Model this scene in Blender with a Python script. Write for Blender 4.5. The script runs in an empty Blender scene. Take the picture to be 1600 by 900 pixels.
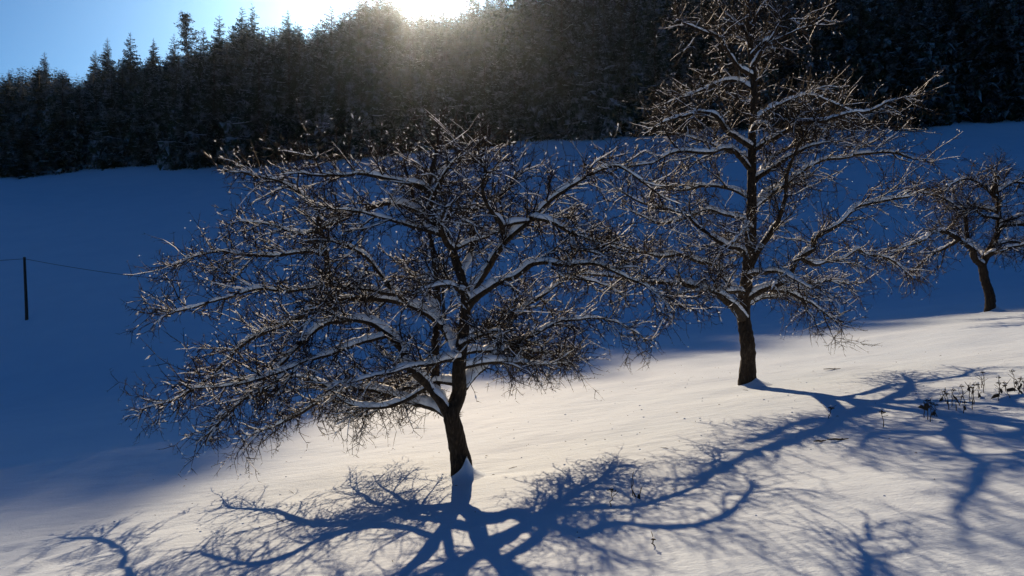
import bpy, math, random
import numpy as np
from mathutils import Vector

# ------------------------------------------------------------------ camera, sky, sun, exposure
sc = bpy.context.scene
col = sc.collection
F = 1164.0                                    # focal length in photo pixels (1600 wide)
cam_d = bpy.data.cameras.new('camera'); cam = bpy.data.objects.new('camera', cam_d); col.objects.link(cam)
cam_d.sensor_width = 36.0; cam_d.lens = 36.0 * F / 1600.0
cam_d.clip_start = 0.05; cam_d.clip_end = 3000
cam.location = (0, 0, 0); cam.rotation_euler = (math.radians(90), 0, 0)
sc.camera = cam

SUN = np.array([-160.0, F, 450.0 + 32.0]); SUN /= np.linalg.norm(SUN)     # towards the sun
ELEV = math.asin(SUN[2]); AZ = math.atan2(SUN[0], SUN[1])                  # azimuth clockwise from +Y
w = bpy.data.worlds.new('World'); sc.world = w; w.use_nodes = True
nt = w.node_tree; nt.nodes.clear()
sky = nt.nodes.new('ShaderNodeTexSky'); sky.sky_type = 'NISHITA'; sky.sun_disc = False
sky.sun_elevation = ELEV; sky.sun_rotation = AZ
sky.altitude = 700; sky.air_density = 1.0; sky.dust_density = 2.2; sky.ozone_density = 10.0
bg = nt.nodes.new('ShaderNodeBackground'); bg.inputs['Strength'].default_value = 0.054
wo = nt.nodes.new('ShaderNodeOutputWorld')
gm = nt.nodes.new('ShaderNodeGamma'); gm.inputs['Gamma'].default_value = 1.35        # deep winter blue
mu = nt.nodes.new('ShaderNodeVectorMath'); mu.operation = 'MULTIPLY'; mu.inputs[1].default_value = (0.46, 0.545, 0.445)
nt.links.new(sky.outputs[0], gm.inputs[0]); nt.links.new(gm.outputs[0], mu.inputs[0]); nt.links.new(mu.outputs[0], bg.inputs[0]); nt.links.new(bg.outputs[0], wo.inputs[0])
sl = bpy.data.lights.new('sun', 'SUN'); sl.energy = 3.9; sl.angle = math.radians(0.5); sl.color = (1.0, 0.755, 0.49)
sun = bpy.data.objects.new('sun', sl); col.objects.link(sun)
sun.rotation_euler = Vector(SUN).to_track_quat('Z', 'Y').to_euler()
vs = sc.view_settings
vs.view_transform = 'Standard'; vs.look = 'None'; vs.gamma = 1.0; vs.use_curve_mapping = False
vs.exposure = 0.72
sc.render.engine = 'CYCLES'
cy = sc.cycles
cy.use_denoising = True; cy.max_bounces = 6; cy.diffuse_bounces = 4; cy.transmission_bounces = 4
cy.volume_bounces = 0; cy.use_adaptive_sampling = True; cy.adaptive_threshold = 0.01
cy.sample_clamp_indirect = 6.0

rng = np.random.default_rng(11)
PI = math.pi
def P(px, py, d): return np.array([(px - 800) / F * d, d, (450 - py) / F * d])

# ------------------------------------------------------------------ materials
def mat(name):
    m = bpy.data.materials.new(name); m.use_nodes = True
    n = m.node_tree; n.nodes.clear()
    o = n.nodes.new('ShaderNodeOutputMaterial')
    return m, n, o
def node(n, t, **kw):
    x = n.nodes.new(t)
    for k, v in kw.items():
        if k in x.inputs: x.inputs[k].default_value = v
        else: setattr(x, k, v)
    return x
def ramp(n, src, stops):
    r = n.nodes.new('ShaderNodeValToRGB'); e = r.color_ramp.elements
    while len(e) < len(stops): e.new(0.5)
    for q, (p, c) in zip(e, stops): q.position = p; q.color = (*c, 1)
    n.links.new(src, r.inputs[0]); return r.outputs[0]

def snow_ground():
    m, n, o = mat('snow_ground'); L = n.links.new
    tc = n.nodes.new('ShaderNodeTexCoord')
    b = node(n, 'ShaderNodeBsdfPrincipled'); b.inputs['Roughness'].default_value = 0.75
    b.inputs['Specular IOR Level'].default_value = 0.04
    big = node(n, 'ShaderNodeTexNoise', Scale=0.35, Detail=4.0); L(tc.outputs['Object'], big.inputs['Vector'])
    c = ramp(n, big.outputs[0], [(0.3, (0.62, 0.74, 0.89)), (0.7, (0.67, 0.78, 0.92))])
    L(c, b.inputs['Base Color'])
    mp = node(n, 'ShaderNodeMapping'); mp.inputs['Scale'].default_value = (1.0, 2.4, 1.0); mp.inputs['Rotation'].default_value = (0, 0, 0.25)
    L(tc.outputs['Object'], mp.inputs['Vector'])
    n1 = node(n, 'ShaderNodeTexNoise', Scale=2.2, Detail=5.0, Roughness=0.6); L(mp.outputs[0], n1.inputs['Vector'])
    n2 = node(n, 'ShaderNodeTexNoise', Scale=38.0, Detail=3.0, Roughness=0.7); L(tc.outputs['Object'], n2.inputs['Vector'])
    n3 = node(n, 'ShaderNodeTexVoronoi', Scale=3.0); L(tc.outputs['Object'], n3.inputs['Vector'])
    pit = node(n, 'ShaderNodeMapRange'); pit.inputs['From Min'].default_value = 0.03; pit.inputs['From Max'].default_value = 0.11
    L(n3.outputs['Distance'], pit.inputs['Value'])
    b1 = node(n, 'ShaderNodeBump', Strength=1.0, Distance=0.021); L(n1.outputs[0], b1.inputs['Height'])
    b2 = node(n, 'ShaderNodeBump', Strength=1.0, Distance=0.005); L(n2.outputs[0], b2.inputs['Height']); L(b1.outputs[0], b2.inputs['Normal'])
    b3 = node(n, 'ShaderNodeBump', Strength=0.25, Distance=0.006); L(pit.outputs[0], b3.inputs['Height']); L(b2.outputs[0], b3.inputs['Normal'])
    L(b3.outputs[0], b.inputs['Normal'])
    L(b.outputs[0], o.inputs[0]); return m
def snow_tree():
    m, n, o = mat('snow_on_wood'); L = n.links.new
    d = node(n, 'ShaderNodeBsdfPrincipled'); d.inputs['Base Color'].default_value = (0.80, 0.85, 0.92, 1); d.inputs['Roughness'].default_value = 0.7; d.inputs['Specular IOR Level'].default_value = 0.1
    d.inputs['Subsurface Weight'].default_value = 1.0; d.inputs['Subsurface Radius'].default_value = (1.0, 1.0, 1.0); d.inputs['Subsurface Scale'].default_value = 0.032
    tc = n.nodes.new('ShaderNodeTexCoord'); nz = node(n, 'ShaderNodeTexNoise', Scale=30.0, Detail=3.0); L(tc.outputs['Object'], nz.inputs['Vector'])
    bp = node(n, 'ShaderNodeBump', Strength=0.8, Distance=0.012); L(nz.outputs[0], bp.inputs['Height']); L(bp.outputs[0], d.inputs['Normal'])
    L(d.outputs[0], o.inputs[0]); return m
def bark():
    m, n, o = mat('apple_bark'); L = n.links.new
    b = node(n, 'ShaderNodeBsdfPrincipled'); b.inputs['Roughness'].default_value = 0.85; b.inputs['Specular IOR Level'].default_value = 0.25
    tc = n.nodes.new('ShaderNodeTexCoord')
    mp = node(n, 'ShaderNodeMapping'); mp.inputs['Scale'].default_value = (1, 1, 0.35); L(tc.outputs['Object'], mp.inputs['Vector'])
    a = node(n, 'ShaderNodeTexNoise', Scale=26.0, Detail=6.0, Roughness=0.65); L(mp.outputs[0], a.inputs['Vector'])
    v = node(n, 'ShaderNodeTexVoronoi', Scale=34.0); L(mp.outputs[0], v.inputs['Vector'])
    c = ramp(n, a.outputs[0], [(0.3, (0.012, 0.008, 0.005)), (0.55, (0.034, 0.022, 0.013)), (0.72, (0.085, 0.064, 0.042)), (0.85, (0.16, 0.16, 0.11))])
    L(c, b.inputs['Base Color'])
    b1 = node(n, 'ShaderNodeBump', Strength=1.0, Distance=0.022); L(v.outputs[0], b1.inputs['Height'])
    b2 = node(n, 'ShaderNodeBump', Strength=1.0, Distance=0.010); L(a.outputs[0], b2.inputs['Height']); L(b1.outputs[0], b2.inputs['Normal'])
    L(b2.outputs[0], b.inputs['Normal']); L(b.outputs[0], o.inputs[0]); return m
def plain(name, c1, c2, scale, rough=0.8, bump=0.0):
    m, n, o = mat(name); L = n.links.new
    b = node(n, 'ShaderNodeBsdfPrincipled'); b.inputs['Roughness'].default_value = rough; b.inputs['Specular IOR Level'].default_value = 0.2
    tc = n.nodes.new('ShaderNodeTexCoord'); a = node(n, 'ShaderNodeTexNoise', Scale=scale, Detail=4.0); L(tc.outputs['Object'], a.inputs['Vector'])
    L(ramp(n, a.outputs[0], [(0.35, c1), (0.65, c2)]), b.inputs['Base Color'])
    if bump:
        q = node(n, 'ShaderNodeBump', Strength=1.0, Distance=bump); L(a.outputs[0], q.inputs['Height']); L(q.outputs[0], b.inputs['Normal'])
    L(b.outputs[0], o.inputs[0]); return m
M_SNOW = snow_ground(); M_TSNOW = snow_tree(); M_BARK = bark()
M_TWIG = plain('twig_bark', (0.018, 0.012, 0.008), (0.045, 0.029, 0.018), 12.0)
def needles():
    m, n, o = mat('spruce_needles'); L = n.links.new
    b = node(n, 'ShaderNodeBsdfPrincipled'); b.inputs['Roughness'].default_value = 0.8; b.inputs['Specular IOR Level'].default_value = 0.15
    g = n.nodes.new('ShaderNodeNewGeometry'); mx = n.nodes.new('ShaderNodeMix'); mx.data_type = 'RGBA'; mx.inputs[7].default_value = (0.36, 0.41, 0.46, 1)   # powder snow caught among the needles
    dn = node(n, 'ShaderNodeTexNoise', Scale=0.6, Detail=4.0, Roughness=0.62); L(g.outputs['Position'], dn.inputs['Vector'])
    dm = node(n, 'ShaderNodeMapRange'); dm.inputs['From Min'].default_value = 0.48; dm.inputs['From Max'].default_value = 0.66; dm.inputs['To Max'].default_value = 0.9; L(dn.outputs[0], dm.inputs['Value']); L(dm.outputs[0], mx.inputs[0])
    a = node(n, 'ShaderNodeTexNoise', Scale=0.16, Detail=5.0, Roughness=0.7); L(g.outputs['Position'], a.inputs['Vector'])
    L(ramp(n, a.outputs[0], [(0.3, (0.016, 0.030, 0.020)), (0.5, (0.032, 0.052, 0.030)), (0.7, (0.055, 0.072, 0.038))]), mx.inputs[6]); L(mx.outputs[2], b.inputs['Base Color'])
    L(b.outputs[0], o.inputs[0]); return m
M_NEEDLE = needles()
M_STRUNK = plain('spruce_bark', (0.04, 0.03, 0.022), (0.08, 0.06, 0.045), 5.0)
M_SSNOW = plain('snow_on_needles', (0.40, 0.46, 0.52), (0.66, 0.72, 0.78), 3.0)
M_POLE = plain('weathered_pole', (0.03, 0.025, 0.02), (0.07, 0.055, 0.045), 9.0, bump=0.004)
M_WIRE = plain('cable', (0.02, 0.02, 0.022), (0.03, 0.03, 0.032), 9.0, 0.5)
M_DRY = plain('dry_stalk', (0.05, 0.033, 0.02), (0.10, 0.068, 0.04), 40.0)

# ------------------------------------------------------------------ mesh helpers
class MB:
    def __init__(s): s.v = []; s.f = []; s.m = []; s.n = 0
    def add(s, v, f, mi=0):
        v = np.asarray(v, float).reshape(-1, 3); f = np.asarray(f, np.int64).reshape(-1, 3)
        s.v.append(v); s.f.append(f + s.n); s.m.append(np.full(len(f), mi, np.int32)); s.n += len(v)
    def mesh(s, name, mats, smooth=True):
        me = bpy.data.meshes.new(name)
        if not s.v: return me
        v = np.concatenate(s.v); f = np.concatenate(s.f)
        me.vertices.add(len(v)); me.vertices.foreach_set('co', v.astype(np.float32).ravel())
        me.loops.add(len(f) * 3); me.loops.foreach_set('vertex_index', f.astype(np.int32).ravel())
        me.polygons.add(len(f)); me.polygons.foreach_set('loop_start', np.arange(0, len(f) * 3, 3, dtype=np.int32))
        me.polygons.foreach_set('loop_total', np.full(len(f), 3, np.int32))
        for m in (mats if isinstance(mats, (list, tuple)) else [mats]): me.materials.append(m)
        me.polygons.foreach_set('material_index', np.concatenate(s.m))
        me.polygons.foreach_set('use_smooth', np.full(len(f), smooth, bool))
        me.update(calc_edges=True); me.validate()
        return me
def link(name, me, parent=None, loc=None):
    o = bpy.data.objects.new(name, me); col.objects.link(o)
    if parent: o.parent = parent
    if loc is not None: o.location = loc
    return o
def tag(o, label=None, cat=None, group=None, kind=None):
    if label: o['label'] = label
    if cat: o['category'] = cat
    if group: o['group'] = group
    if kind: o['kind'] = kind
    return o
def nrm(v): return v / (np.linalg.norm(v) + 1e-12)
def frames(pts):
    t = np.gradient(pts, axis=0); t /= (np.linalg.norm(t, axis=1)[:, None] + 1e-12)
    ref = np.array([0.31, 0.95, 0.05]) if abs(t[0][1]) < 0.85 else np.array([1.0, 0, 0])
    u = np.empty_like(pts); a = nrm(ref - t[0] * ref.dot(t[0])); u[0] = a
    for i in range(1, len(pts)):
        a = a - t[i] * a.dot(t[i]); a = a / (np.linalg.norm(a) + 1e-12); u[i] = a
    return t, u, np.cross(t, u)
def tube(mb, pts, rad, n, mi=0, lump=0.0, cap=True):
    pts = np.asarray(pts, float); rad = np.asarray(rad, float)
    t, u, v = frames(pts); N = len(pts)
    a = np.arange(n) * 2 * PI / n
    R = rad[:, None] * (1 + (lump * rng.normal(size=(N, n)) if lump else 0))
    ring = pts[:, None] + R[..., None] * (np.cos(a)[None, :, None] * u[:, None] + np.sin(a)[None, :, None] * v[:, None])
    i = np.arange(N - 1)[:, None] * n; j = np.arange(n)[None]; k = (j + 1) % n
    f = np.stack([np.stack([i + j, i + k, i + n + k], -1), np.stack([i + j, i + n + k, i + n + j], -1)], 2).reshape(-1, 3)
    V = ring.reshape(-1, 3)
    if cap:
        V = np.vstack([V, pts[-1] + t[-1] * rad[-1]]); b = (N - 1) * n
        f = np.vstack([f, np.stack([b + np.arange(n), b + (np.arange(n) + 1) % n, np.full(n, N * n)], 1)])
    mb.add(V, f, mi)
def smooth_line(pts, step):
    pts = np.asarray(pts, float); Q = np.vstack([2 * pts[0] - pts[1], pts, 2 * pts[-1] - pts[-2]])
    out = []
    for i in range(1, len(Q) - 2):
        L = np.linalg.norm(Q[i + 1] - Q[i]); k = max(1, int(L / step))
        for s in np.arange(k) / k:
            out.append(0.5 * (2 * Q[i] + (Q[i + 1] - Q[i - 1]) * s + (2 * Q[i - 1] - 5 * Q[i] + 4 * Q[i + 1] - Q[i + 2]) * s * s
                              + (-Q[i - 1] + 3 * Q[i] - 3 * Q[i + 1] + Q[i + 2]) * s ** 3))
    out.append(Q[-2]); return np.array(out)
# value noise (vectorised)
_perm = np.random.default_rng(5).random((256, 256))
def vnoise(x, y):
    xi = np.floor(x).astype(int); yi = np.floor(y).astype(int); fx = x - xi; fy = y - yi
    fx = fx * fx * (3 - 2 * fx); fy = fy * fy * (3 - 2 * fy); g = lambda a, b: _perm[a & 255, b & 255]
    return (g(xi, yi) * (1 - fx) + g(xi + 1, yi) * fx) * (1 - fy) + (g(xi, yi + 1) * (1 - fx) + g(xi + 1, yi + 1) * fx) * fy - 0.5

# ------------------------------------------------------------------ terrain
FEDGE = 140.0
DENTS = []
def near_plane(x, y): return 0.1226 * 60 * np.tanh(x / 60) - 0.0408 * y - 1.78
def hill(x, y):
    e = 26.9 + 0.055 * x + 0.6 * np.sin(x * 0.045 + 1.0)
    s2 = np.clip(0.405 + np.where(x > 0, 0.0010, 0.00045) * x, 0.33, 0.56)
    d = y - FEDGE; k = 8.0
    soft = k * np.log1p(np.exp(np.clip(d / k, -40, 40)))
    over = 12 * np.log1p(np.exp(np.clip((y - 300) / 12, -40, 40)))
    return e + 0.33 * d + (s2 - 0.33) * soft - 0.75 * over
def gz(x, y):
    x = np.asarray(x, float); y = np.asarray(y, float)
    a = near_plane(x, y); b = hill(x, y); k = 0.8
    z = np.maximum(a, b) + k * np.log1p(np.exp(-np.abs(a - b) / k))
    far = np.clip((y - 12) / 40, 0, 1)
    z = z + far * (0.7 * vnoise(x / 17 + 3, y / 17) + 0.22 * vnoise(x / 6 + 31, y / 2.6)) + 0.10 * vnoise(x / 4.1, y / 5 + 9) + 0.045 * vnoise(x / 1.3 + 40, y / 1.0) + 0.018 * vnoise(x / 0.42, y / 0.35 + 70)
    for (dx, dy, r, h) in DENTS:
        z = z - h * np.exp(-((x - dx) ** 2 + (y - dy) ** 2) / (r * r))
    return z
def hit(px, py, lo=2.0, hi=330.0):
    ds = np.geomspace(lo, hi, 3000); X = (px - 800) / F * ds; Z = (450 - py) / F * ds
    g = gz(X, ds); k = np.argmax(Z < g)
    return np.array([X[k], ds[k], g[k]])
for i, (px, py) in enumerate([(10, 858), (62, 868), (95, 874), (130, 868), (150, 893), (205, 876), (40, 892)]):
    p = hit(px, py); DENTS.append((p[0], p[1], 0.13, 0.05))
def ground():
    nx, ny = 430, 390
    u = np.linspace(-1, 1, nx); x = 3.0 * np.sinh(5.6 * u)
    v = np.linspace(-0.52, 1, ny); y = 7 + 4.0 * np.sinh(5.45 * v)
    X, Y = np.meshgrid(x, y); Z = gz(X, Y)
    i = (np.arange(ny - 1)[:, None] * nx + np.arange(nx - 1)[None]).ravel()
    f = np.vstack([np.stack([i, i + 1, i + nx + 1], 1), np.stack([i, i + nx + 1, i + nx], 1)])
    mb = MB(); mb.add(np.stack([X, Y, Z], -1).reshape(-1, 3), f)
    o = link('ground', mb.mesh('ground', M_SNOW))
    tag(o, 'snow covered meadow sloping down and rising again to the forest', kind='structure')
ground()

# ------------------------------------------------------------------ forest
SKY = np.array([(-400, 190), (-100, 130), (0, 112), (25, 98), (70, 96), (95, 104), (130, 112), (165, 92), (205, 80), (225, 84), (258, 72), (290, 68), (330, 62),
                (350, 36), (377, 24), (410, 26), (450, 26), (487, 30), (518, 18), (545, 6), (562, -10), (580, -45), (616, -66), (626, 0), (648, 10), (664, 2), (700, -16), (760, -60), (900, -160), (1100, -260), (2200, -500)], float)
TERM = [(0, 800), (100, 768), (200, 722), (300, 692), (400, 664), (520, 635), (640, 612), (760, 606), (880, 596), (950, 576), (1000, 566), (1100, 553), (1200, 537), (1300, 521), (1400, 508), (1500, 494), (1600, 485)]
def term_curve():
    c = []
    for px, py in TERM:
        a = (px - 800) / F; t = 1.78 / ((py - 450) / F + 0.1226 * a - 0.0408)
        c.append((a * t, t))
    c += [(c[-1][0] + 3, c[-1][1]), (c[-1][0] + 14, -60.0)]
    c = np.array(c); c = c[np.argsort(c[:, 0])]
    return c
TC = term_curve()
def cap_height(x, y, slack):
    """highest tree top at (x, y) that keeps the skyline and leaves the near slope in the sun"""
    px = 800 + F * x / y
    z1 = y * (450 - np.interp(px, SKY[:, 0], SKY[:, 1])) / F
    # landing point of the shadow at the terminator
    yt = 22.0
    for _ in range(4):
        xl = x - SUN[0] / SUN[1] * (y - yt)
        yt = np.interp(xl, TC[:, 0], TC[:, 1], left=TC[0, 1] - 2, right=TC[-1, 1]) + slack
    zl = near_plane(xl, yt)
    z2 = zl + (y - yt) / SUN[1] * SUN[2] + (5.8 if xl < -4.8 else 1.8)
    return z1, z2
def spruce_variant(seed, count, h0, fing, snowp):
    r = np.random.default_rng(seed); cr, sn = MB(), MB(); up = np.array([0, 0, 1.0]); lop = r.random() * 6.28
    for i in range(count):
        q = (i + r.random()) / count; h = h0 + (0.992 - h0) * (1 - (1 - q) ** 0.62)
        a = i * 2.39996 + r.normal() * 0.5
        R = 0.19 * (1 - h) ** 0.80 * (1 + 0.15 * math.cos(a - lop) + 0.12 * math.sin(h * 37 + seed)) + 0.008
        if h < 0.12: R *= 0.75 + 2.0 * h
        L = R * (0.55 + 0.55 * r.random()) * (1.25 if r.random() < 0.12 else 1)
        d = np.array([math.cos(a), math.sin(a), 0]); s = np.array([-d[1], d[0], 0])
        drop = (0.55 - 0.75 * h) + 0.35 * r.random(); ts = np.linspace(0.08, 1, fing + 1)
        c = np.array([d * L * t + up * (h + L * (0.05 - drop * t + 0.25 * t * t)) for t in ts]); c[1:-1] += s * (L * 0.05 * r.normal(size=(fing - 1, 1)))
        wd = L * 0.40 * (1 - ts * 0.75) * (0.7 + 0.6 * r.random()) + 0.0015
        V = [c[0]]; Fc = []; base = 0
        for k in range(fing):
            m1 = c[k + 1]; l = m1 * 0.75 + c[k] * 0.25 + s * wd[k] * r.uniform(0.4, 1.25) - up * L * r.uniform(0.05, 0.34); rr = m1 * 0.75 + c[k] * 0.25 - s * wd[k] * r.uniform(0.4, 1.25) - up * L * r.uniform(0.05, 0.34)
            V += [l, rr, m1]; n = len(V); Fc += [(base, n - 3, n - 1), (base, n - 1, n - 2)]; base = n - 1
        cr.add(V, Fc)
        if r.random() < snowp:
            lo = int(r.integers(0, max(1, fing - 1))); hi = min(fing, lo + 1 + int(r.integers(0, 3))); lift = up * 0.0022; V = []
            for k in range(lo, hi + 1):
                e = r.uniform(0.2, 0.6) if lo < k < hi else r.uniform(0.05, 0.35)
                V += [c[k] + s * wd[k] * e + lift - up * L * 0.07 * e, c[k] + lift * 2.0, c[k] - s * wd[k] * e + lift - up * L * 0.07 * e]
            Fc = []
            for k in range(hi - lo):
                for g in (3 * k, 3 * k + 1): Fc += [(g, g + 1, g + 4), (g, g + 4, g + 3)]
            sn.add(V, Fc)
    tk = MB(); hs = np.array([0, 0.3, 0.7, 1.0]); tube(tk, np.stack([0 * hs, 0 * hs, hs - 0.01], 1), np.array([0.012, 0.009, 0.004, 0.0008]), 6)
    return cr, sn, tk
HI = []
for s in range(9):
    c, n_, t = spruce_variant(100 + s, 620, 0.02, 5, (0.22, 0.38, 0.30, 0.14, 0.42, 0.26, 0.34, 0.18, 0.36)[s])
    HI.append((c.mesh('spruce_crown', M_NEEDLE, False), n_.mesh('spruce_snow', M_SSNOW, False), t.mesh('spruce_trunk', M_STRUNK)))
LO = [spruce_variant(200 + s, 92, 0.32, 3, 0.20 + 0.035 * s) for s in range(8)]

trees = []           # x, y, height, width factor, variant
fr = np.random.default_rng(3)
yrow = FEDGE
row = 0
while yrow < 306:
    half = 0.69 * yrow + 32; x = -half + fr.random() * 3
    while x < half + 12:
        yy = yrow + fr.normal() * 1.6 + (2.2 * math.sin(x * 0.05) + 1.5 * math.sin(x * 0.13 + 2) if row < 2 else 0); xx = x
        g = float(gz(xx, yy)); nat = 26 + 4.5 * fr.normal()
        if row == 0: nat *= 0.78 + 0.3 * fr.random()
        nat = float(np.clip(nat, 13, 34))
        z1, z2 = cap_height(xx, yy, 0.3 + 2.0 * fr.random())
        pxv = 800 + F * xx / yy
        if 540 < pxv < 745 and yy > 235: nat = 42 + 3 * fr.normal()
        jit = yy * (fr.random() ** 1.2 * (26 if pxv < 575 else 10)) / F
        H = min(nat, z1 - jit - g, z2 - g)
        if H > 8.5 and -140 < pxv < 1690 and not (pxv > 780 and g / yy > 0.415): trees.append([xx, yy, g, H, 0.85 + 0.35 * fr.random(), row, ''])
        x += (5.0 if row < 2 else 6.2) * (0.75 + 0.5 * fr.random())
    yrow += 4.5 if row < 2 else 5.8
    row += 1
# the spires one can pick out on the skyline
for k in range(26):                                                 # young spruces leaning out of the forest edge
    px = fr.uniform(-20, 1620); yy = FEDGE - 2.5 - 2.5 * fr.random(); xx = (px - 800) / F * yy
    trees.append([xx, yy, float(gz(xx, yy)), fr.uniform(4.5, 11), 1.1 + 0.4 * fr.random(), 0, ''])
PEAK = [(70, 79, 'leftmost tall spruce on the skyline above the pole'), (149, 76, 'thin spruce spire standing beside a taller pointed neighbour on the left skyline'),
        (168, 57, 'slim pointed spruce rising alone above the left skyline'), (204, 47, 'broad blunt topped spruce rising above the left skyline'),
        (240, 57, 'spruce with a forked looking tip left of the bushy pine'), (272, 49, 'narrow spruce spire just left of the bushy pine'),
        (318, 39, 'spruce spire just right of the bushy pine on the skyline'), (343, 20, 'spruce peak standing at the step up in the skyline'),
        (378, 6, 'left of two tall twin spruces near the top edge'), (394, 3, 'right of two tall twin spruces near the top edge'),
        (450, 10, 'spruce peak midway between the twin spruces and the sun'), (518, 2, 'broad spruce top close left of the sun glow'), (546, 0, 'spruce top nearest the sun glow on its left')]
for px, py, lb in PEAK:
    best = None
    for yy in np.arange(150, 300, 4.0):
        xx = (px - 800) / F * yy; g = float(gz(xx, yy)); H = yy * (450 - py) / F - g
        if best is None or abs(H - 25) < best[0]: best = (abs(H - 25), yy, xx, g, H)
    _, yy, xx, g, H = best
    trees = [t for t in trees if not (abs(800 + F * t[0] / t[1] - px) < 5 and abs(t[1] - yy) < 2.5)]
    trees.append([xx, yy, g, H, 1.0, -1, lb])
for t in trees: t.append(t[3] / t[1] * (3 if t[5] <= 0 else 1) - 0.035 * max(t[5], 0))
inview = lambda t: -30 < 800 + F * t[0] / t[1] < 1630
order = sorted([t for t in trees if inview(t)], key=lambda t: -t[7])
single = order[:300]; ids = set(id(t) for t in single)
def nth(k): return '%d%s' % (k, 'th' if 10 < k % 100 < 14 else {1: 'st', 2: 'nd', 3: 'rd'}.get(k % 10, 'th'))
fl = sorted([t for t in single if t[5] == 0], key=lambda t: t[0] / t[1])
FRONT = {id(t): 'snow dusted spruce in the front row at the meadow edge, %s from the %s' % ((nth(k + 1), 'left') if k < len(fl) / 2 else (nth(len(fl) - k), 'right')) for k, t in enumerate(fl)}
for i, (x, y, g, H, wf, row, lb, _) in enumerate(single):
    c, n_, t = HI[int(fr.integers(len(HI)))]
    e = link('spruce_tree', None, loc=(x, y, g - 0.15)); e.rotation_euler = (0, 0, fr.random() * 6.28)
    wd = H * wf * (1.0 + 3.0 / H)
    e.scale = (wd, wd, H)
    for nm, me in (('trunk', t), ('crown', c)): link(nm, me, e)
    link('snow', n_, e)['kind'] = 'stuff'
    if lb: tag(e, 'dark ' + lb, 'spruce', 'spruces of the hillside forest')
    elif id(single[i]) in FRONT: tag(e, FRONT[id(single[i])], 'spruce', 'spruces of the hillside forest')
    else: tag(e, 'dark snow dusted spruce close behind the front row of the forest', 'spruce', 'spruces of the hillside forest')
wood = MB()
LOa = [[(np.concatenate(m.v), np.concatenate(m.f)) for m in v[:2]] for v in LO]
for t in trees:
    if id(t) in ids: continue
    x, y, g, H, wf = t[:5]; a = fr.random() * 6.28; c, s = math.cos(a), math.sin(a); wd = H * wf * (1 + 3.0 / H)
    R = np.array([[c * wd, -s * wd, 0], [s * wd, c * wd, 0], [0, 0, H]])
    for mi, (V, Fc) in enumerate(LOa[int(fr.integers(len(LOa)))]): wood.add(V @ R.T + np.array([x, y, g]), Fc, mi)
    h2 = H * 0.5; wood.add([(x - .2, y, g - .3), (x + .2, y, g - .3), (x, y + .2, g - .3), (x, y, g + h2)], [(0, 1, 3), (1, 2, 3), (2, 0, 3)], 0)
tag(link('spruce_wood', wood.mesh('spruce_wood', [M_NEEDLE, M_SSNOW], False)), 'dense dark spruce forest covering the hillside behind its front rows', 'forest', kind='stuff')
print('TREES', len(trees), 'single', len(single))

def pine(px, py, yy):
    x = (px - 800) / F * yy; g = float(gz(x, yy)); H = yy * (450 - py) / F - g
    e = link('pine_tree', None, loc=(x, yy, g - 0.1)); r = np.random.default_rng(77)
    tag(e, 'bushy topped pine with gaps between its limbs, standing above the spruces on the left skyline', 'pine')
    tk = MB(); hs = np.linspace(0, 1, 9); line = np.stack([0.5 * np.sin(hs * 4) * hs, 0.3 * np.sin(hs * 5), hs * H * 0.98], 1)
    tube(tk, line, 0.24 * (1 - hs) + 0.03, 7); cr = MB()
    for k in range(30):
        q = 0.50 + 0.50 * k / 30; a = k * 2.4 + r.random(); L = (0.7 + 2.3 * math.sin(min(1, (q - 0.45) * 2.2) * 2.6)) * (0.5 + 0.7 * r.random())
        p0 = np.array([0.5 * math.sin(q * 4) * q, 0, q * H * 0.98]); d = np.array([math.cos(a), math.sin(a), 0.25])
        pts = np.array([p0 + d * L * s + np.array([0, 0, 0.25 * s * s]) for s in np.linspace(0, 1, 5)])
        tube(tk, pts, np.linspace(0.06, 0.015, 5), 4)
        for m in range(150):
            s = 0.15 + 0.9 * r.random(); c = p0 + d * L * s + r.normal(size=3) * np.array([0.45, 0.45, 0.30]) * (0.5 + 0.6 * s); v = r.normal(size=3); v /= np.linalg.norm(v); u = r.normal(size=3)
            cr.add([c, c + v * 0.55, c + v * 0.25 + u * 0.16], [(0, 1, 2)])
    link('trunk', tk.mesh('pine_trunk', M_STRUNK), e); link('crown', cr.mesh('pine_crown', M_NEEDLE, False), e)
pine(292, 18, 212)

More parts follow.
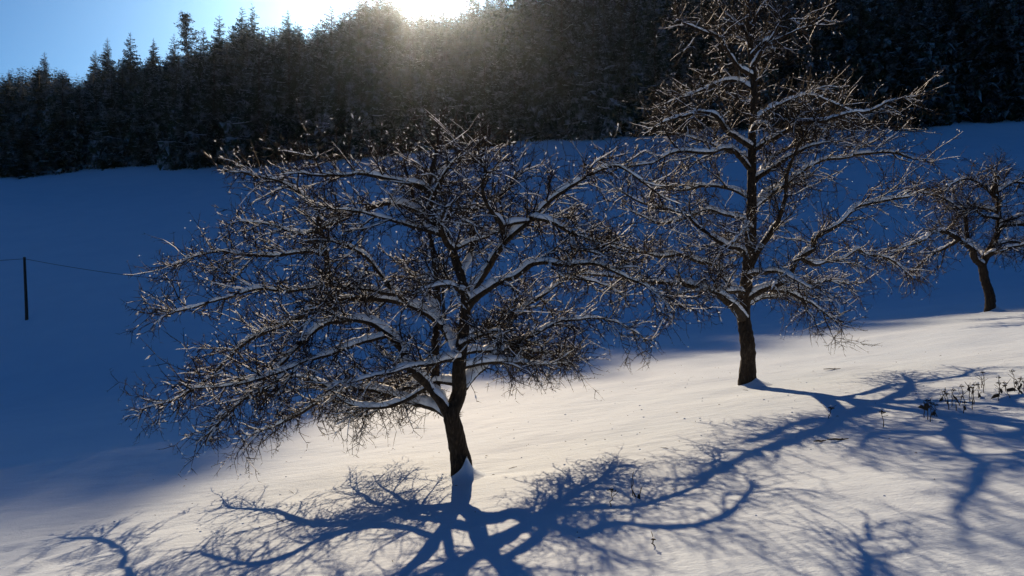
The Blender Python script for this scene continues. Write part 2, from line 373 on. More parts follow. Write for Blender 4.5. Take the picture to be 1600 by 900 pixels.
# ------------------------------------------------------------------ fruit trees
def grow(r, p, d, L, nseg, wander, grav):
    pts = [p]; st = L / nseg; up = np.array([0, 0, 1.0])
    for i in range(nseg):
        d = nrm(d + r.normal(size=3) * wander + up * grav); p = p + d * st; pts.append(p)
    return np.array(pts)
UP = np.array([0, 0, 1.0])
def nrmN(v): return v / (np.linalg.norm(v, axis=-1, keepdims=True) + 1e-12)
def growN(r, p, d, L, nseg, wander, grav):
    N = len(p); out = np.empty((N, nseg + 1, 3)); out[:, 0] = p; st = (L / nseg)[:, None]; g = np.broadcast_to(grav, (N,))[:, None]
    for i in range(nseg):
        d = nrmN(d + r.normal(size=(N, 3)) * wander + UP * g); p = p + d * st; out[:, i + 1] = p
    return out
def tubeN(mb, pts, rad, n):
    """many twigs at once, each ending in a point"""
    N, K, _ = pts.shape
    if N == 0: return
    t = nrmN(np.gradient(pts, axis=1)); ref = np.cross(t[:, 0], rng.normal(size=(N, 3)))[:, None] + 1e-6
    u = nrmN(ref - t * (ref * t).sum(-1, keepdims=True)); v = np.cross(t, u); a = np.arange(n) * 2 * PI / n
    ring = pts[:, :-1, None] + rad[:, :-1, None, None] * (np.cos(a)[:, None] * u[:, :-1, None] + np.sin(a)[:, None] * v[:, :-1, None])
    V = np.concatenate([ring.reshape(N, -1, 3), pts[:, -1:]], 1); S = (K - 1) * n + 1; j = np.arange(n); k = (j + 1) % n; f = []
    for i in range(K - 2):
        q = i * n; f += [np.stack([q + j, q + k, q + n + k], 1), np.stack([q + j, q + n + k, q + n + j], 1)]
    q = (K - 2) * n; f.append(np.stack([q + j, q + k, np.full(n, S - 1)], 1)); f = np.concatenate(f)
    mb.add(V.reshape(-1, 3), (f[None] + (np.arange(N) * S)[:, None, None]).reshape(-1, 3))
def sideN(r, t, lo, hi, upb):
    q = r.normal(size=t.shape); q[:, 2] += upb; q = nrmN(q - t * (q * t).sum(-1, keepdims=True)); A = np.radians(r.uniform(lo, hi, len(t)))[:, None]
    return nrmN(t * np.cos(A) + q * np.sin(A))
def pick(pts, which, s):
    """point, tangent and index at fraction s of the chosen polylines (pts: N, K, 3)"""
    K = pts.shape[1]; x = s * (K - 1.0001); i = x.astype(int); f = (x - i)[:, None]; a = pts[which, i]; b = pts[which, i + 1]
    return a * (1 - f) + b * f, nrmN(b - a), i
OCT = np.array([(1, 0, 0), (-1, 0, 0), (0, 1, 0), (0, -1, 0), (0, 0, 1), (0, 0, -1)], float)
OCF = np.array([(0, 2, 4), (2, 1, 4), (1, 3, 4), (3, 0, 4), (2, 0, 5), (1, 2, 5), (3, 1, 5), (0, 3, 5)])
def clumpN(mb, p, t, L, wd, r):
    N = len(p)
    if N == 0: return
    s = nrmN(np.cross(t, [0.01, 0.02, 1])); n = np.cross(s, t); sc_ = 0.7 + 0.6 * r.random((N, 6, 1))
    V = OCT[None] * np.stack([L, wd, wd * 0.9], 1)[:, None] * sc_
    X = p[:, None] + V[..., :1] * t[:, None] + V[..., 1:2] * s[:, None] + V[..., 2:] * n[:, None] + (UP * (wd * 0.6)[:, None])[:, None]
    mb.add(X.reshape(-1, 3), (OCF[None] + (np.arange(N) * 6)[:, None, None]).reshape(-1, 3))
def clump(mb, p, t, L, wd, r): clumpN(mb, p[None], t[None], np.array([L]), np.array([wd]), r)
def snow_strip(mb, pts, rad, r, amount, n=6, hmax=0.045, sc1=0.16, sc2=0.045):
    """snow lying along the upper side of many branches (pts: N, K, 3)"""
    N, K, _ = pts.shape
    if N == 0: return
    t = nrmN(np.gradient(pts, axis=1)); ph = r.random((N, 1)) * 200
    seg = np.concatenate([np.zeros((N, 1)), np.cumsum(np.linalg.norm(np.diff(pts, axis=1), axis=2), 1)], 1)
    amt = amount + 1.5 * vnoise(seg / sc1 + ph, seg * 0 + ph) + 1.3 * vnoise(seg / sc2 + ph, seg * 0 + ph * 2)
    amt = np.clip(amt, 0, 1) * np.clip((0.86 - np.abs(t[..., 2])) / 0.3, 0, 1); amt[:, 0] = 0; amt[:, -1] = 0
    nr = nrmN(UP - t * t[..., 2:3]); sd = np.cross(t, nr); a = np.radians(np.linspace(-82, 82, n)); V = np.empty((N, K, n, 3))
    for j in range(n):
        R = rad * (0.93 + 0.16 * (amt > 0.05)) + np.minimum(hmax, 1.15 * rad + 0.008) * amt * math.cos(a[j]) ** 0.8
        V[:, :, j] = pts + R[..., None] * (np.cos(a[j]) * nr + np.sin(a[j]) * sd)
    i = (np.arange(N)[:, None] * K + np.arange(K - 1)[None])[..., None] * n; j = np.arange(n - 1); keep = np.maximum(amt[:, :-1], amt[:, 1:]) > 0.04
    f = np.stack([np.stack([i + j, i + j + 1, i + n + j + 1], -1), np.stack([i + j, i + n + j + 1, i + n + j], -1)], 3)[keep].reshape(-1, 3)
    if len(f): mb.add(V.reshape(-1, 3), f)
def dress(pts, rad, tw, sn, r, o):
    """side branches, twigs and spurs with their snow along one limb"""
    ts = o.get('ts', 1); s0 = o.get('s0', 0.15); gv = o.get('grav', 0.0); up = o.get('up', 0.3)
    T = np.linalg.norm(np.diff(pts, axis=0), axis=1).sum(); tip = nrm(pts[-1] - pts[-2])
    # boughs
    n0 = max(2, int(T / o['sp0'])); s = 0.22 + 0.76 * (np.arange(n0) + r.random(n0)) / n0; p, t, i = pick(pts[None], np.zeros(n0, int), s)
    L0 = r.uniform(0.35, 1.0, n0) * o['l0'] * (1 - 0.45 * s); d = sideN(r, t, 25, 62, up)
    p = np.vstack([p, pts[-1], pts[-2]]); d = np.vstack([d, nrmN(tip + 0.3 * r.normal(size=(2, 3)))]); L0 = np.concatenate([L0, r.uniform(0.2, 0.4, 2) * o['l0']])
    r0 = np.minimum(np.concatenate([rad[i], [rad[-1] * 1.4] * 2]) * 0.6, (0.005 + 0.011 * L0) * ts)
    bo = growN(r, p, d, L0, 11, 0.11, gv * (0.5 + r.random(len(p)))); bor = r0[:, None] * np.linspace(1, 0.3, 12)[None] + 0.0015 * ts
    tubeN(tw, bo, bor, 5); snow_strip(sn, bo, bor, r, o['snow'] - 0.12, 5, 0.026, 0.12, 0.04)
    # side shoots on limb and boughs
    n1 = int(T / o['sp1'] * 0.8); p1, t1, i = pick(pts[None], np.zeros(n1, int), s0 + (1 - s0) * r.random(n1))
    m = np.maximum(2, (L0 / o['sp1']).astype(int)); wh = np.repeat(np.arange(len(bo)), m); p2, t2, j = pick(bo, wh, 0.08 + 0.92 * r.random(len(wh)))
    p = np.vstack([p1, p2]); t = np.vstack([t1, t2]); N = len(p); L = (0.15 + 0.85 * r.random(N) ** 1.5) * o['l1']
    rr = np.minimum(np.concatenate([rad[i], bor[wh, j]]) * 0.7, (0.0028 + 0.007 * L) * ts)
    b = growN(r, p, sideN(r, t, 30, 80, up), L, 5, 0.14, gv * (0.5 + r.random(N))); br = rr[:, None] * np.linspace(1, 0.4, 6)[None] + 0.0010 * ts
    tubeN(tw, b, br, 3); k = r.random(N) < 0.6; snow_strip(sn, b[k], br[k], r, o['snow'] - 0.30, 4, 0.015, 0.09, 0.03)
    # twigs
    m = np.maximum(1, (L / o['sp2']).astype(int)); wh = np.repeat(np.arange(N), m); N = len(wh)
    p, t, _ = pick(b, wh, 0.08 + 0.92 * r.random(N)); L2 = (0.04 + 0.26 * r.random(N) ** 1.7) * o['l2']
    c = growN(r, p, sideN(r, t, 28, 75, up * 0.8), L2, 2, 0.16, gv * 0.7); tubeN(tw, c, np.repeat(np.array([[0.0042, 0.0033, 0]]), N, 0) * ts, 3)
    k = r.random(N) < o['snow'] * 0.34; q = r.integers(0, 2, N); cc = c[np.arange(N), q]; dd = c[np.arange(N), q + 1]
    clumpN(sn, ((cc + dd) / 2)[k], nrmN(dd - cc)[k], r.uniform(0.010, 0.036, k.sum()), r.uniform(0.005, 0.012, k.sum()) * ts ** 0.5, r)
    # spurs
    wh = np.repeat(np.arange(N), np.maximum(1, (L2 / o['sp3']).astype(int))); N3 = len(wh); p, t, _ = pick(c, wh, 0.1 + 0.9 * r.random(N3)); d3 = sideN(r, t, 35, 80, 0.2); L3 = r.uniform(0.015, 0.085, N3)
    e = np.stack([p, p + d3 * L3[:, None]], 1); tubeN(tw, e, np.repeat(np.array([[0.0032, 0]]), N3, 0) * ts, 3)
    k = r.random(N3) < o['snow'] * 0.07; clumpN(sn, e[k, 1], d3[k], r.uniform(0.007, 0.018, k.sum()), r.uniform(0.005, 0.010, k.sum()) * ts ** 0.5, r)

def fruit_tree(label, base, trunk, limbs, extra, o, seed, drift):
    """trunk and limbs: photo points with a depth of their own; base = (px, py) on the ground"""
    global rng
    rng = np.random.default_rng(seed); r = rng
    b0 = hit(*base); D = b0[1]
    e = link('fruit_tree', None, loc=b0); tag(e, label, 'tree', 'bare fruit trees on the slope')
    k = D / F
    def line(pts, d0, d1, step):
        n = len(pts); A = np.array([P(px, py, D + d0 + (d1 - d0) * (i / max(1, n - 1)) ** 0.8) for i, (px, py) in enumerate(pts)]) - b0
        A[1:-1] += r.normal(size=A[1:-1].shape) * np.array([0.01, 0.05, 0.01]) * o.get('size', 1)
        return smooth_line(A, step)
    bones = []
    def snap(L):
        A = np.vstack(bones); d = np.linalg.norm(A - L[0], axis=1); k_ = d.argmin()
        if d[k_] > 0.6 * o.get('size', 1): return L
        arc = np.concatenate([[0], np.cumsum(np.linalg.norm(np.diff(L, axis=0), axis=1))])
        return L + (A[k_] - L[0])[None] * np.exp(-arc / 0.35)[:, None]
    mb, sn = MB(), MB()
    pts, w0, w1, d1 = trunk
    L = line(pts, 0, d1, 0.06); s = np.linspace(0, 1, len(L)); rad = (w0 + (w1 - w0) * s ** 0.8) * 0.5 * k
    hgt = L[:, 2] - L[0, 2]; rad = rad * (1 + 0.45 * np.exp(-np.clip(hgt + 0.1, 0, 9) / 0.16))
    L[0, 2] -= 0.12
    tube(mb, L, rad, 16, lump=0.05); bones.append(L.copy())
    T = link('trunk', mb.mesh('trunk', M_BARK), e)
    if len(pts) > 5:
        tw = MB(); up = int(len(L) * 0.55); dress(L[up:], rad[up:], tw, sn, r, dict(o, s0=0.1)); q = link('twigs', tw.mesh('twigs', M_TWIG), T); q['kind'] = 'stuff'
        link('snow', sn.mesh('snow', M_TSNOW), T)['kind'] = 'stuff'
    def limb(L, rad, oo):
        mb, tw, sn = MB(), MB(), MB()
        L = snap(L); bones.append(L); L = L.copy(); L[2:] += np.cumsum(r.normal(size=L[2:].shape) * 0.006, axis=0) * 0.6
        tube(mb, L, rad, 9, lump=0.05); snow_strip(sn, L[None], rad[None], r, oo['snow'] + 0.26, 8, 0.05, 0.2, 0.05); dress(L, rad, tw, sn, r, oo)
        q = link('limb', mb.mesh('limb', M_BARK), e); g = link('twigs', tw.mesh('twigs', M_TWIG), q); g['kind'] = 'stuff'
        link('snow', sn.mesh('snow', M_TSNOW), q)['kind'] = 'stuff'
    for pts, w0, w1, d0, d1, *x in limbs:
        L = line(pts, d0, d1, 0.05); rad = (w0 + (w1 - w0) * np.linspace(0, 1, len(L)) ** 0.85) * 0.5 * k
        limb(L, np.maximum(rad, 0.006), dict(o, **(x[0] if x else {})))
    for (px, py, d0), az, lift, Ln, wd, x in extra:
        p = P(px, py, D + d0) - b0; d = nrm(np.array([math.cos(az), math.sin(az), lift]))
        L = smooth_line(grow(r, p, d, Ln, 7, 0.10, x.get('arch', -0.045)), 0.05)
        limb(L, np.maximum(np.linspace(wd, wd * 0.22, len(L)) * 0.5 * k, 0.006), dict(o, **x))
    # wind packed snow wedge on the side away from the sun
    dm = MB(); n, m = 30, 16; V = []; rx, ry, cx, cy_, hh = drift; ph = r.random() * 50
    for i in range(m + 1):
        q = i / m * 2.3
        for j in range(n):
            a = 2 * PI * j / n; x = rx * q * math.cos(a) + cx; y = ry * q * math.sin(a) + cy_
            x += 0.5 * rx * math.exp(-q * q) * 0; z = hh * math.exp(-q * 1.7) * (1 + 0.35 * float(vnoise(np.float64(x * 7 + ph), np.float64(y * 7)))) - 0.02 * q - 0.06 * max(0, q - 1.9)
            V.append((x, y, float(gz(b0[0] + x, b0[1] + y)) - b0[2] + z))
    Fc = []
    for i in range(m):
        for j in range(n):
            a, b = i * n + j, i * n + (j + 1) % n; Fc += [(a, b, b + n), (a, b + n, a + n)]
    dm.add(V, Fc); link('snow_drift', dm.mesh('snow_drift', M_SNOW), e)
    return e

O1 = dict(sp0=0.24, sp1=0.044, sp2=0.052, sp3=0.055, l0=0.85, l1=0.55, l2=0.95, snow=0.50, up=0.2, grav=0.0)
droop = dict(grav=-0.012, up=0.0); rise = dict(grav=0.02, up=0.45)
t1_limbs = [
 ([(704, 652), (681, 637), (640, 626), (610, 612), (570, 606), (520, 616), (455, 650), (390, 678)], 17, 2.5, 0, 1.3, droop),
 ([(704, 648), (684, 622), (663, 600), (642, 576), (626, 548), (596, 520), (566, 505), (525, 502), (490, 513), (440, 560), (380, 620), (322, 680)], 17, 2.5, 0, -0.9, droop),
 ([(716, 560), (706, 530), (684, 500), (655, 481), (620, 471), (567, 466), (525, 467), (494, 482), (462, 506), (425, 520), (382, 545), (338, 590), (290, 622), (240, 640)], 17, 2.5, 0, 1.7, droop),
 ([(703, 648), (685, 605), (681, 550), (684, 485), (680, 425), (673, 380), (655, 335), (642, 295), (632, 258)], 16, 4, 0.1, 1.1, rise),
 ([(728, 478), (733, 456), (757, 425), (792, 376), (824, 344), (852, 316), (876, 299), (911, 276), (935, 263), (967, 255), (995, 274), (1028, 300)], 16, 3, 0, 0.25, {}),
 ([(728, 486), (745, 460), (775, 440), (806, 428), (830, 414), (855, 411), (880, 416), (925, 412), (967, 428), (1005, 447), (1040, 478)], 14, 3, 0, -0.3, {}),
 ([(722, 612), (743, 586), (762, 565), (785, 530), (806, 492), (828, 474), (857, 455), (893, 437), (935, 440), (975, 462)], 15, 3, 0.05, 1.9, {}),
 ([(720, 605), (742, 575), (770, 552), (800, 538), (835, 518), (872, 500), (920, 492), (960, 500), (992, 514)], 12, 3, 0, 1.9, droop),
 ([(668, 305), (655, 292), (633, 285), (598, 280), (563, 273), (530, 272), (495, 276), (460, 272)], 10, 3.5, 0, -0.6, rise),
 ([(680, 348), (657, 331), (622, 322), (587, 324), (545, 338), (517, 355), (472, 366), (430, 355), (380, 350)], 12, 3.5, 0, 0.8, {}),
 ([(506, 468), (502, 430), (503, 390), (499, 348), (492, 327), (465, 304), (437, 288), (409, 281), (378, 273)], 11, 4, 0.35, 0.2, {}),
 ([(500, 400), (470, 395), (430, 400), (385, 400), (340, 392), (290, 400)], 8, 3, 0.35, 0.6, {}),
 ([(496, 470), (450, 462), (400, 455), (350, 468), (300, 486), (262, 492)], 9, 3, 0.4, -0.3, dict(grav=-0.02)),
 ([(684, 345), (700, 334), (722, 324), (750, 322), (775, 305), (798, 286), (812, 268)], 10, 3.5, 0, 0.6, rise),
 ([(790, 372), (778, 344), (760, 318), (752, 290), (758, 268), (745, 240)], 9, 3, -0.2, -0.7, rise),
 ([(668, 290), (690, 262), (715, 250), (735, 236)], 8, 3, 0, 0.4, rise),
 ([(840, 330), (870, 345), (900, 362), (935, 378), (975, 392)], 8, 3, -0.3, 0.5, {}),
 ([(620, 472), (600, 440), (575, 405), (545, 385), (510, 375)], 9, 3, 0.3, -0.6, {}),
 ([(596, 520), (560, 535), (520, 550), (470, 570), (420, 585), (360, 600), (300, 606)], 9, 3, -0.35, -1.4, droop),
 ([(640, 626), (600, 640), (555, 632), (510, 600), (460, 590), (410, 610)], 9, 3, -0.2, 0.6, droop),
]
def E(px, py, d, az, lift, L, wd, **x): return ((px, py, d), az, lift, L, wd, x)
t1_extra = [E(721, 575, 0, 0.75, 0.22, 2.2, 11, arch=-0.045), E(718, 600, 0, 2.35, 0.10, 2.3, 11, arch=-0.05), E(722, 555, 0, 1.2, 0.22, 2.1, 10, arch=-0.06), E(690, 615, 0, 1.9, 0.15, 2.3, 10, arch=-0.06), E(724, 470, 0, -1.4, 0.35, 1.5, 11), E(716, 430, 0, 1.4, 0.5, 1.5, 10), E(700, 390, 0, -1.9, 0.5, 1.4, 10), E(722, 520, 0, 1.1, 0.3, 1.7, 12), E(720, 560, 0, -2.2, 0.25, 1.7, 12),
            E(683, 500, 0.1, 2.0, 0.4, 1.6, 11), E(672, 330, 0, -1.2, 0.6, 1.0, 8), E(668, 300, 0, 1.7, 0.6, 1.0, 8), E(690, 370, 0, -2.7, 0.3, 1.4, 9), E(700, 392, 0, 0.5, 0.35, 1.3, 9),
            E(720, 540, 0, -0.9, 0.55, 1.2, 10), E(600, 470, 0.3, -1.8, 0.3, 1.1, 9), E(560, 505, -0.3, -2.0, 0.2, 1.2, 8), E(560, 466, 0.4, 2.2, 0.3, 1.2, 8), E(820, 345, -0.2, 0.9, 0.3, 1.0, 8), E(850, 412, 0.4, -0.8, 0.2, 1.0, 8)]
fruit_tree('wide spreading snow laden fruit tree in the foreground left of centre', (722, 744),
           ([(723, 742), (716, 705), (708, 668), (707, 645), (716, 615), (720, 575), (722, 520), (728, 486), (726, 453), (712, 407), (698, 376), (680, 348), (667, 320), (670, 292), (677, 260), (684, 228)], 32, 5, 0.0),
           t1_limbs, t1_extra, O1, 21, (0.17, 0.28, 0.06, -0.05, 0.25))

O2 = dict(sp0=0.28, sp1=0.058, sp2=0.070, sp3=0.08, l0=1.15, l1=0.72, l2=1.2, snow=0.46, up=0.15, grav=0.0, ts=1.05, size=1.5)
t2_limbs = [
 ([(1162, 498), (1150, 487), (1134, 473), (1117, 461), (1078, 449), (1040, 444), (1000, 440), (950, 430), (905, 432)], 15, 4, 0, -1.6, {}),
 ([(1162, 470), (1148, 456), (1134, 439), (1124, 418), (1092, 407), (1064, 400), (1030, 402), (985, 388), (930, 370)], 12, 4, 0, 1.4, {}),
 ([(1172, 412), (1155, 392), (1134, 383), (1106, 369), (1089, 351), (1075, 334), (1050, 330), (1010, 318), (975, 300)], 9, 3, -0.1, -1.2, {}),
 ([(1170, 345), (1150, 339), (1127, 334), (1103, 335), (1070, 345), (1030, 350), (985, 335)], 9, 3, 0, 1.5, {}),
 ([(1170, 425), (1190, 390), (1208, 362), (1220, 345), (1226, 310), (1230, 270), (1245, 235), (1262, 205)], 11, 3, 0, -1.2, rise),
 ([(1168, 470), (1190, 455), (1210, 445), (1232, 432), (1250, 407), (1271, 386), (1280, 367), (1313, 348), (1337, 330), (1362, 316), (1390, 308), (1424, 304)], 13, 4, 0, -0.8, {}),
 ([(1253, 405), (1270, 414), (1285, 411), (1316, 407), (1331, 394), (1355, 399), (1379, 407), (1410, 425)], 8, 3, -0.4, 0.6, {}),
 ([(1165, 480), (1190, 466), (1220, 462), (1255, 452), (1290, 440), (1325, 446)], 9, 3, 0, 1.6, dict(grav=-0.03)),
 ([(1172, 232), (1150, 212), (1139, 203), (1113, 180), (1094, 171), (1065, 178), (1035, 188)], 9, 3, 0, -1.0, {}),
 ([(1173, 142), (1155, 131), (1128, 131), (1100, 140), (1075, 150), (1046, 162)], 7, 3, 0, 0.9, {}),
 ([(1173, 120), (1158, 108), (1146, 94), (1124, 64), (1100, 50), (1064, 38)], 7, 3, 0, -0.8, {}),
 ([(1173, 190), (1195, 172), (1218, 161), (1248, 146), (1278, 143), (1312, 154), (1342, 170)], 8, 3, 0, 1.0, {}),
 ([(1173, 235), (1206, 218), (1240, 199), (1285, 191), (1323, 180), (1360, 176), (1400, 160)], 9, 3, 0, -1.1, {}),
 ([(1172, 290), (1190, 262), (1210, 240), (1248, 221), (1278, 206), (1305, 185)], 9, 3, 0, 1.3, rise),
 ([(1170, 330), (1200, 308), (1228, 285), (1255, 263), (1285, 248), (1327, 244), (1349, 229), (1376, 216)], 10, 3, 0, 0.4, {}),
 ([(1327, 244), (1350, 240), (1390, 241), (1430, 249)], 6, 3, 0.3, -0.3, {}),
 ([(1171, 268), (1150, 238), (1130, 233), (1105, 240), (1056, 237), (1015, 255), (975, 262)], 9, 3, 0, -0.9, {}),
 ([(1172, 90), (1190, 70), (1215, 60), (1245, 48), (1275, 40)], 6, 3, 0, -0.6, {}),
 ([(1172, 60), (1155, 40), (1135, 18), (1120, -10)], 6, 3, 0, 0.5, rise),
 ([(1172, 40), (1190, 15), (1208, -10), (1220, -45)], 6, 3, 0, -0.4, rise),
 ([(1170, 310), (1140, 295), (1100, 290), (1060, 296), (1020, 285)], 8, 3, 0, 1.0, {}),
]
t2_extra = [E(1168, 430, 0, -1.3, 0.3, 2.2, 10), E(1168, 400, 0, 1.5, 0.35, 2.2, 10), E(1170, 360, 0, -2.0, 0.35, 2.0, 9), E(1171, 320, 0, 0.9, 0.4, 2.0, 9), E(1172, 280, 0, -1.0, 0.4, 1.8, 9), E(1172, 250, 0, 2.2, 0.4, 1.8, 8),
            E(1173, 210, 0, -1.7, 0.4, 1.5, 8), E(1174, 160, 0, 1.4, 0.4, 1.4, 7), E(1173, 110, 0, -1.4, 0.5, 1.2, 7), E(1172, 70, 0, 1.8, 0.5, 1.0, 6), E(1165, 460, 0, -2.4, 0.2, 2.2, 10), E(1166, 455, 0, 0.4, 0.2, 2.2, 10)]
fruit_tree('tall upright fruit tree with a straight central trunk reaching the top edge of the picture', (1168, 602),
           ([(1168, 601), (1167, 570), (1165, 540), (1163, 490), (1166, 420), (1170, 350), (1172, 280), (1173, 220), (1175, 150), (1172, 80), (1172, 0), (1174, -60)], 25, 5, 0.0),
           t2_limbs, t2_extra, O2, 33, (0.26, 0.36, 0.09, -0.06, 0.20))

O3 = dict(sp0=0.30, sp1=0.062, sp2=0.085, sp3=0.11, l0=1.3, l1=0.85, l2=1.5, snow=0.36, up=0.1, grav=-0.015, ts=1.6, size=1.6)
t3_limbs = [
 ([(1534, 414), (1527, 402), (1518, 387), (1500, 372), (1479, 361), (1458, 362), (1440, 374), (1410, 386), (1388, 402)], 11, 3, 0, -1.0, droop),
 ([(1519, 390), (1514, 365), (1506, 335), (1490, 318), (1465, 305), (1440, 300)], 8, 3, 0, 1.0, {}),
 ([(1536, 414), (1547, 386), (1557, 357), (1554, 324), (1554, 297), (1560, 272)], 12, 4, 0, 0.3, rise),
 ([(1557, 360), (1575, 350), (1600, 352), (1630, 365), (1660, 390)], 8, 3, 0.1, -0.8, droop),
 ([(1548, 388), (1575, 378), (1605, 385), (1640, 405)], 7, 3, 0.1, 1.2, droop),
 ([(1555, 310), (1535, 290), (1510, 280), (1480, 290)], 6, 3, 0.2, -0.6, {}),
 ([(1556, 300), (1580, 285), (1610, 290), (1640, 310)], 6, 3, 0.2, 0.6, {}),
 ([(1500, 372), (1480, 385), (1455, 400), (1430, 420)], 6, 3, -0.3, 0.8, droop),
]
t3_extra = [E(1540, 400, 0, -1.5, 0.4, 2.0, 9), E(1540, 400, 0, 1.5, 0.4, 2.0, 9), E(1556, 350, 0.1, -1.0, 0.4, 1.7, 8), E(1555, 330, 0.1, 2.2, 0.4, 1.7, 8), E(1554, 300, 0.1, -2.0, 0.4, 1.3, 7), E(1554, 340, 0.1, -2.8, 0.2, 1.5, 7)]
fruit_tree('small crooked fruit tree at the right edge on the brow of the slope', (1547, 488),
           ([(1547, 487), (1546, 468), (1544, 456), (1540, 436), (1534, 411)], 15, 12, 0.0), t3_limbs, t3_extra, O3, 45, (0.30, 0.45, 0.12, -0.06, 0.26))

# ------------------------------------------------------------------ pole and wire
def pole(px, py, top, label):
    b = hit(px, py); e = link('utility_pole', None, loc=b); tag(e, label, 'pole'); H = (py - top) / F * b[1]
    m = MB(); hs = np.linspace(0, 1, 8); lean = -0.04 * hs * H
    tube(m, np.stack([lean, 0 * hs, hs * H - 0.3 * (hs == 0)], 1), 0.12 - 0.03 * hs, 10, lump=0.02); link('post', m.mesh('post', M_POLE), e)
    c = MB(); tube(c, [(lean[-1], 0, H), (lean[-1], 0, H + 0.07), (lean[-1], 0, H + 0.12)], [0.10, 0.085, 0.03], 8); link('snow_cap', c.mesh('snow_cap', M_TSNOW), e)
    i = MB(); tube(i, [(lean[-1] + 0.09, -0.1, H - 0.30), (lean[-1] + 0.09, -0.1, H - 0.18), (lean[-1] + 0.09, -0.1, H - 0.10)], [0.03, 0.055, 0.03], 7); link('insulator', i.mesh('insulator', M_WIRE), e)
    return b + np.array([lean[-1] + 0.09, -0.1, H - 0.14])
A = pole(42, 500, 402, 'slim dark wooden pole standing alone in the shaded field on the left')
B = pole(694, 506, 440, 'short dark pole half hidden behind the trunk of the spreading fruit tree')
C0 = A + np.array([-32.0, 6.0, 0.6])
mw = MB()
for (a, b, sag) in ((C0, A, 0.6), (A, B, 1.0)):
    s = np.linspace(0, 1, 40); tube(mw, a[None] * (1 - s[:, None]) + b[None] * s[:, None] - np.array([0, 0, 1.0])[None] * (4 * sag * s * (1 - s))[:, None], np.full(40, 0.018), 5)
tag(link('overhead_wire', mw.mesh('overhead_wire', M_WIRE)), 'thin dark wire sagging from the pole across the shaded field', 'wire')

# ------------------------------------------------------------------ dead stalks, litter, clods
def stalk(px, py, top, kind, label, group=None, seed=0):
    r = np.random.default_rng(seed); b = hit(px, py); k = b[1] / F; H = (py - top) * k
    e = link('dry_stalk', None, loc=b); tag(e, label, 'dead stalk', group)
    lean = r.normal() * 0.10 * H; hs = np.linspace(0, 1, 7)
    pts = np.stack([lean * hs ** 1.5 + 0.006 * r.normal(size=7), 0.02 * r.normal() * hs, hs * H - 0.04 * (hs == 0)], 1)
    m = MB(); tube(m, pts, np.linspace(0.0055, 0.003, 7), 5)
    for q in range(r.integers(1, 4)):
        i = r.integers(2, 6); d = nrm(np.array([r.normal(), r.normal(), 0.8])); tube(m, grow(r, pts[i], d, r.uniform(0.04, 0.14), 3, 0.15, 0.05), [0.003, 0.0028, 0.0024, 0.002], 4)
        if r.random() < 0.6: # withered leaf scrap
            p = pts[i]; s = r.normal(size=3) * 0.03; m.add([p, p + s, p + s * 1.6 + np.array([0, 0, -0.05]), p + np.array([0.01, 0, -0.04])], [(0, 1, 2), (0, 2, 3)])
    link('stem', m.mesh('stem', M_DRY), e)
    if kind:
        h = MB(); t = pts[-1]
        for q in range(13):
            a = r.random() * 6.28; rr = 0.05 * math.sqrt(r.random()) * kind; p = t + np.array([math.cos(a) * rr, math.sin(a) * rr, 0.035 * kind - rr * 0.4])
            tube(h, [t, (t + p) / 2 + np.array([0, 0, 0.004]), p], [0.0018, 0.0016, 0.0016], 3); clump(h, p, np.array([1.0, 0, 0]), 0.012 * kind, 0.010 * kind, r)
        link('seed_head', h.mesh('seed_head', M_DRY), e)
        s = MB(); clump(s, t + np.array([0, 0, 0.05 * kind]), np.array([1.0, 0, 0]), 0.028 * kind, 0.016 * kind, r); link('snow_cap', s.mesh('snow_cap', M_TSNOW), e)
G = 'dead stalks poking from the snow at the right edge'
lab = 'dead brown umbel stalk poking through the shadowed snow at the right edge'
sr = np.random.default_rng(9)
for i, (px, py, top) in enumerate([(1450, 656, 628), (1455, 659, 632), (1446, 652, 630), (1461, 650, 634), (1483, 640, 618), (1487, 636, 612), (1478, 628, 606), (1472, 626, 613), (1500, 634, 622), (1508, 630, 606), (1515, 628, 598),
                                   (1519, 640, 608), (1522, 632, 604), (1537, 614, 584), (1534, 606, 588), (1560, 626, 592), (1563, 616, 600), (1585, 612, 582), (1588, 606, 592), (1592, 616, 594), (1598, 612, 598), (1573, 612, 601), (1494, 642, 626), (1528, 622, 603), (1578, 622, 606), (1505, 646, 630)]):
    stalk(px, py, top, 0.65 if i % 4 != 2 else 0, lab, G, 300 + i)
stalk(988, 775, 738, 0, 'dark upright dead stem standing in tree shadow right of the front trunk', None, 1)
stalk(955, 792, 770, 0.8, 'bent dead stalk with a small head, left of the dark upright stem', None, 2)
stalk(999, 780, 761, 0, 'short dead stem just right of the dark upright stem', None, 3)
stalk(1020, 854, 843, 0.35, 'tiny dead sprig near the bottom edge below the dark upright stem', None, 4)
stalk(1381, 668, 648, 1.0, 'single dead umbel stalk left of the cluster of stalks', None, 5)
stalk(1296, 654, 640, 0.8, 'lone small dead stalk below the shadow of the tall tree', None, 6)
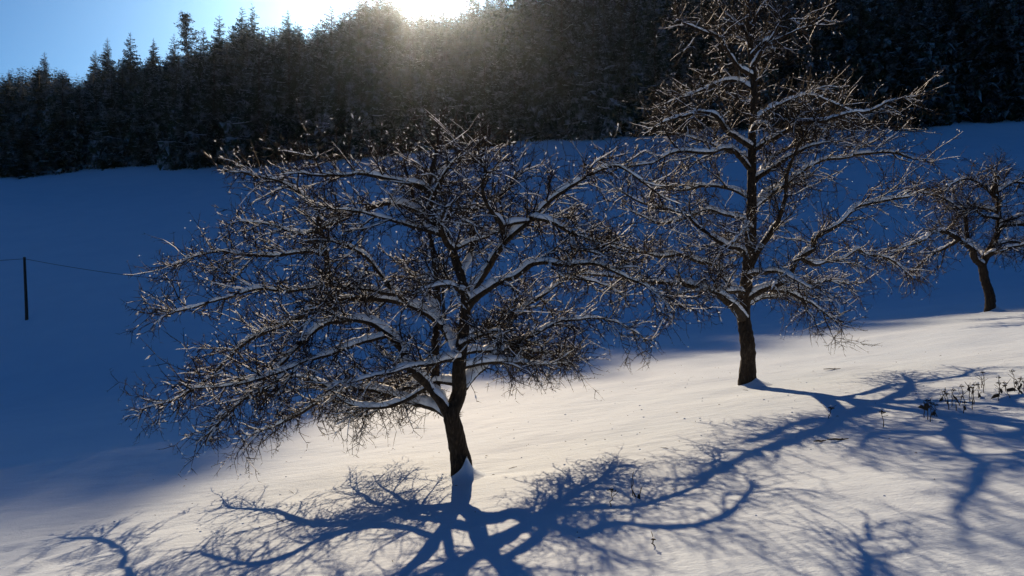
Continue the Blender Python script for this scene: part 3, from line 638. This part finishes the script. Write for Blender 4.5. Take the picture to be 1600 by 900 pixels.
def specks():
    m = MB(); r = np.random.default_rng(4)  # dark bits drawn in place of the shade inside small snow pits
    spots = []
    for _ in range(120):
        z = r.random()
        if z < 0.45: x, y = -0.6 + r.normal() * 2.2, 8.8 + r.normal() * 2.0
        elif z < 0.8: x, y = 4.4 + r.normal() * 2.6, 14 + r.normal() * 2.6
        else: x, y = r.uniform(-6, 9), r.uniform(6, 20)
        spots.append((x, y))
    for x, y in spots:
        p = np.array([x, y, float(gz(x, y)) + 0.003]); a = r.random() * 6.28; L = r.uniform(0.006, 0.02) if r.random() < 0.93 else r.uniform(0.05, 0.14)
        d = np.array([math.cos(a), math.sin(a), 0.15 * r.normal()]); tube(m, [p - d * L, p + np.array([0, 0, 0.004]), p + d * L], [0.0015, 0.0035, 0.0015], 4)
    tag(link('pit_shade_bits', m.mesh('pit_shade_bits', M_DRY)), 'dark twig bits standing in for small shaded pits in the sunlit snow', 'specks', kind='stuff')
    m = MB()
    for _ in range(130):
        z = r.random()
        if z < 0.5: x, y = -0.5 + r.normal() * 2.4, 8.6 + r.normal() * 2.0
        else: x, y = 4.6 + r.normal() * 3.0, 13.5 + r.normal() * 2.6
        q = r.uniform(0.004, 0.016); V = OCT * np.array([1.3, 1, 0.7]) * q * (0.7 + 0.6 * r.random((6, 1))); m.add(V + np.array([x, y, float(gz(x, y)) + q * 0.2]), OCF)
    tag(link('snow_crumbs', m.mesh('snow_crumbs', M_SNOW)), 'small crumbs of snow fallen from the branches onto the slope', 'snow crumbs', kind='stuff')
    for (px, py, L, lb) in ((1300, 578, 0.16, 'small fallen twig lying on lit snow right of the tall tree'), (1309, 689, 0.11, 'dark broken twig lying on the snow at lower right'), (1281, 692, 0.06, 'tiny dark twig piece left of a broken twig at lower right')):
        p = hit(px, py); o = MB(); tube(o, np.array([(-L, 0.02, 0.012), (-L * 0.3, 0, 0.02), (L * 0.4, 0.02, 0.012), (L, -0.02, 0.03)]), [0.006, 0.011, 0.010, 0.004], 5); tube(o, [(0, 0, 0.01), (L * 0.3, -0.05, 0.04)], [0.006, 0.003], 4)
        tag(link('fallen_twig', o.mesh('fallen_twig', M_DRY), loc=p), lb, 'twig', 'fallen twigs')
specks()
# ------------------------------------------------------------------ haze volume added to make the glare around the low sun
hz = bpy.data.meshes.new('haze'); x0, x1, y0, y1, z0, z1 = -430, 430, -45, 490, -190, 175
hz.from_pydata([(x, y, z) for x in (x0, x1) for y in (y0, y1) for z in (z0, z1)], [], [(0, 1, 3, 2), (4, 6, 7, 5), (0, 4, 5, 1), (2, 3, 7, 6), (0, 2, 6, 4), (1, 5, 7, 3)])
m, n, o_ = mat('haze'); pv = n.nodes.new('ShaderNodeVolumePrincipled'); pv.inputs['Color'].default_value = (0.66, 0.81, 1.0, 1)
pv.inputs['Density'].default_value = 0.000045; pv.inputs['Anisotropy'].default_value = 0.92
n.links.new(pv.outputs[0], o_.inputs['Volume']); hz.materials.append(m)
tag(link('haze', hz), 'thin haze added to make the glow around the low sun', 'haze', kind='stuff')
print('TRIS', sum(len(m.polygons) for m in bpy.data.meshes))
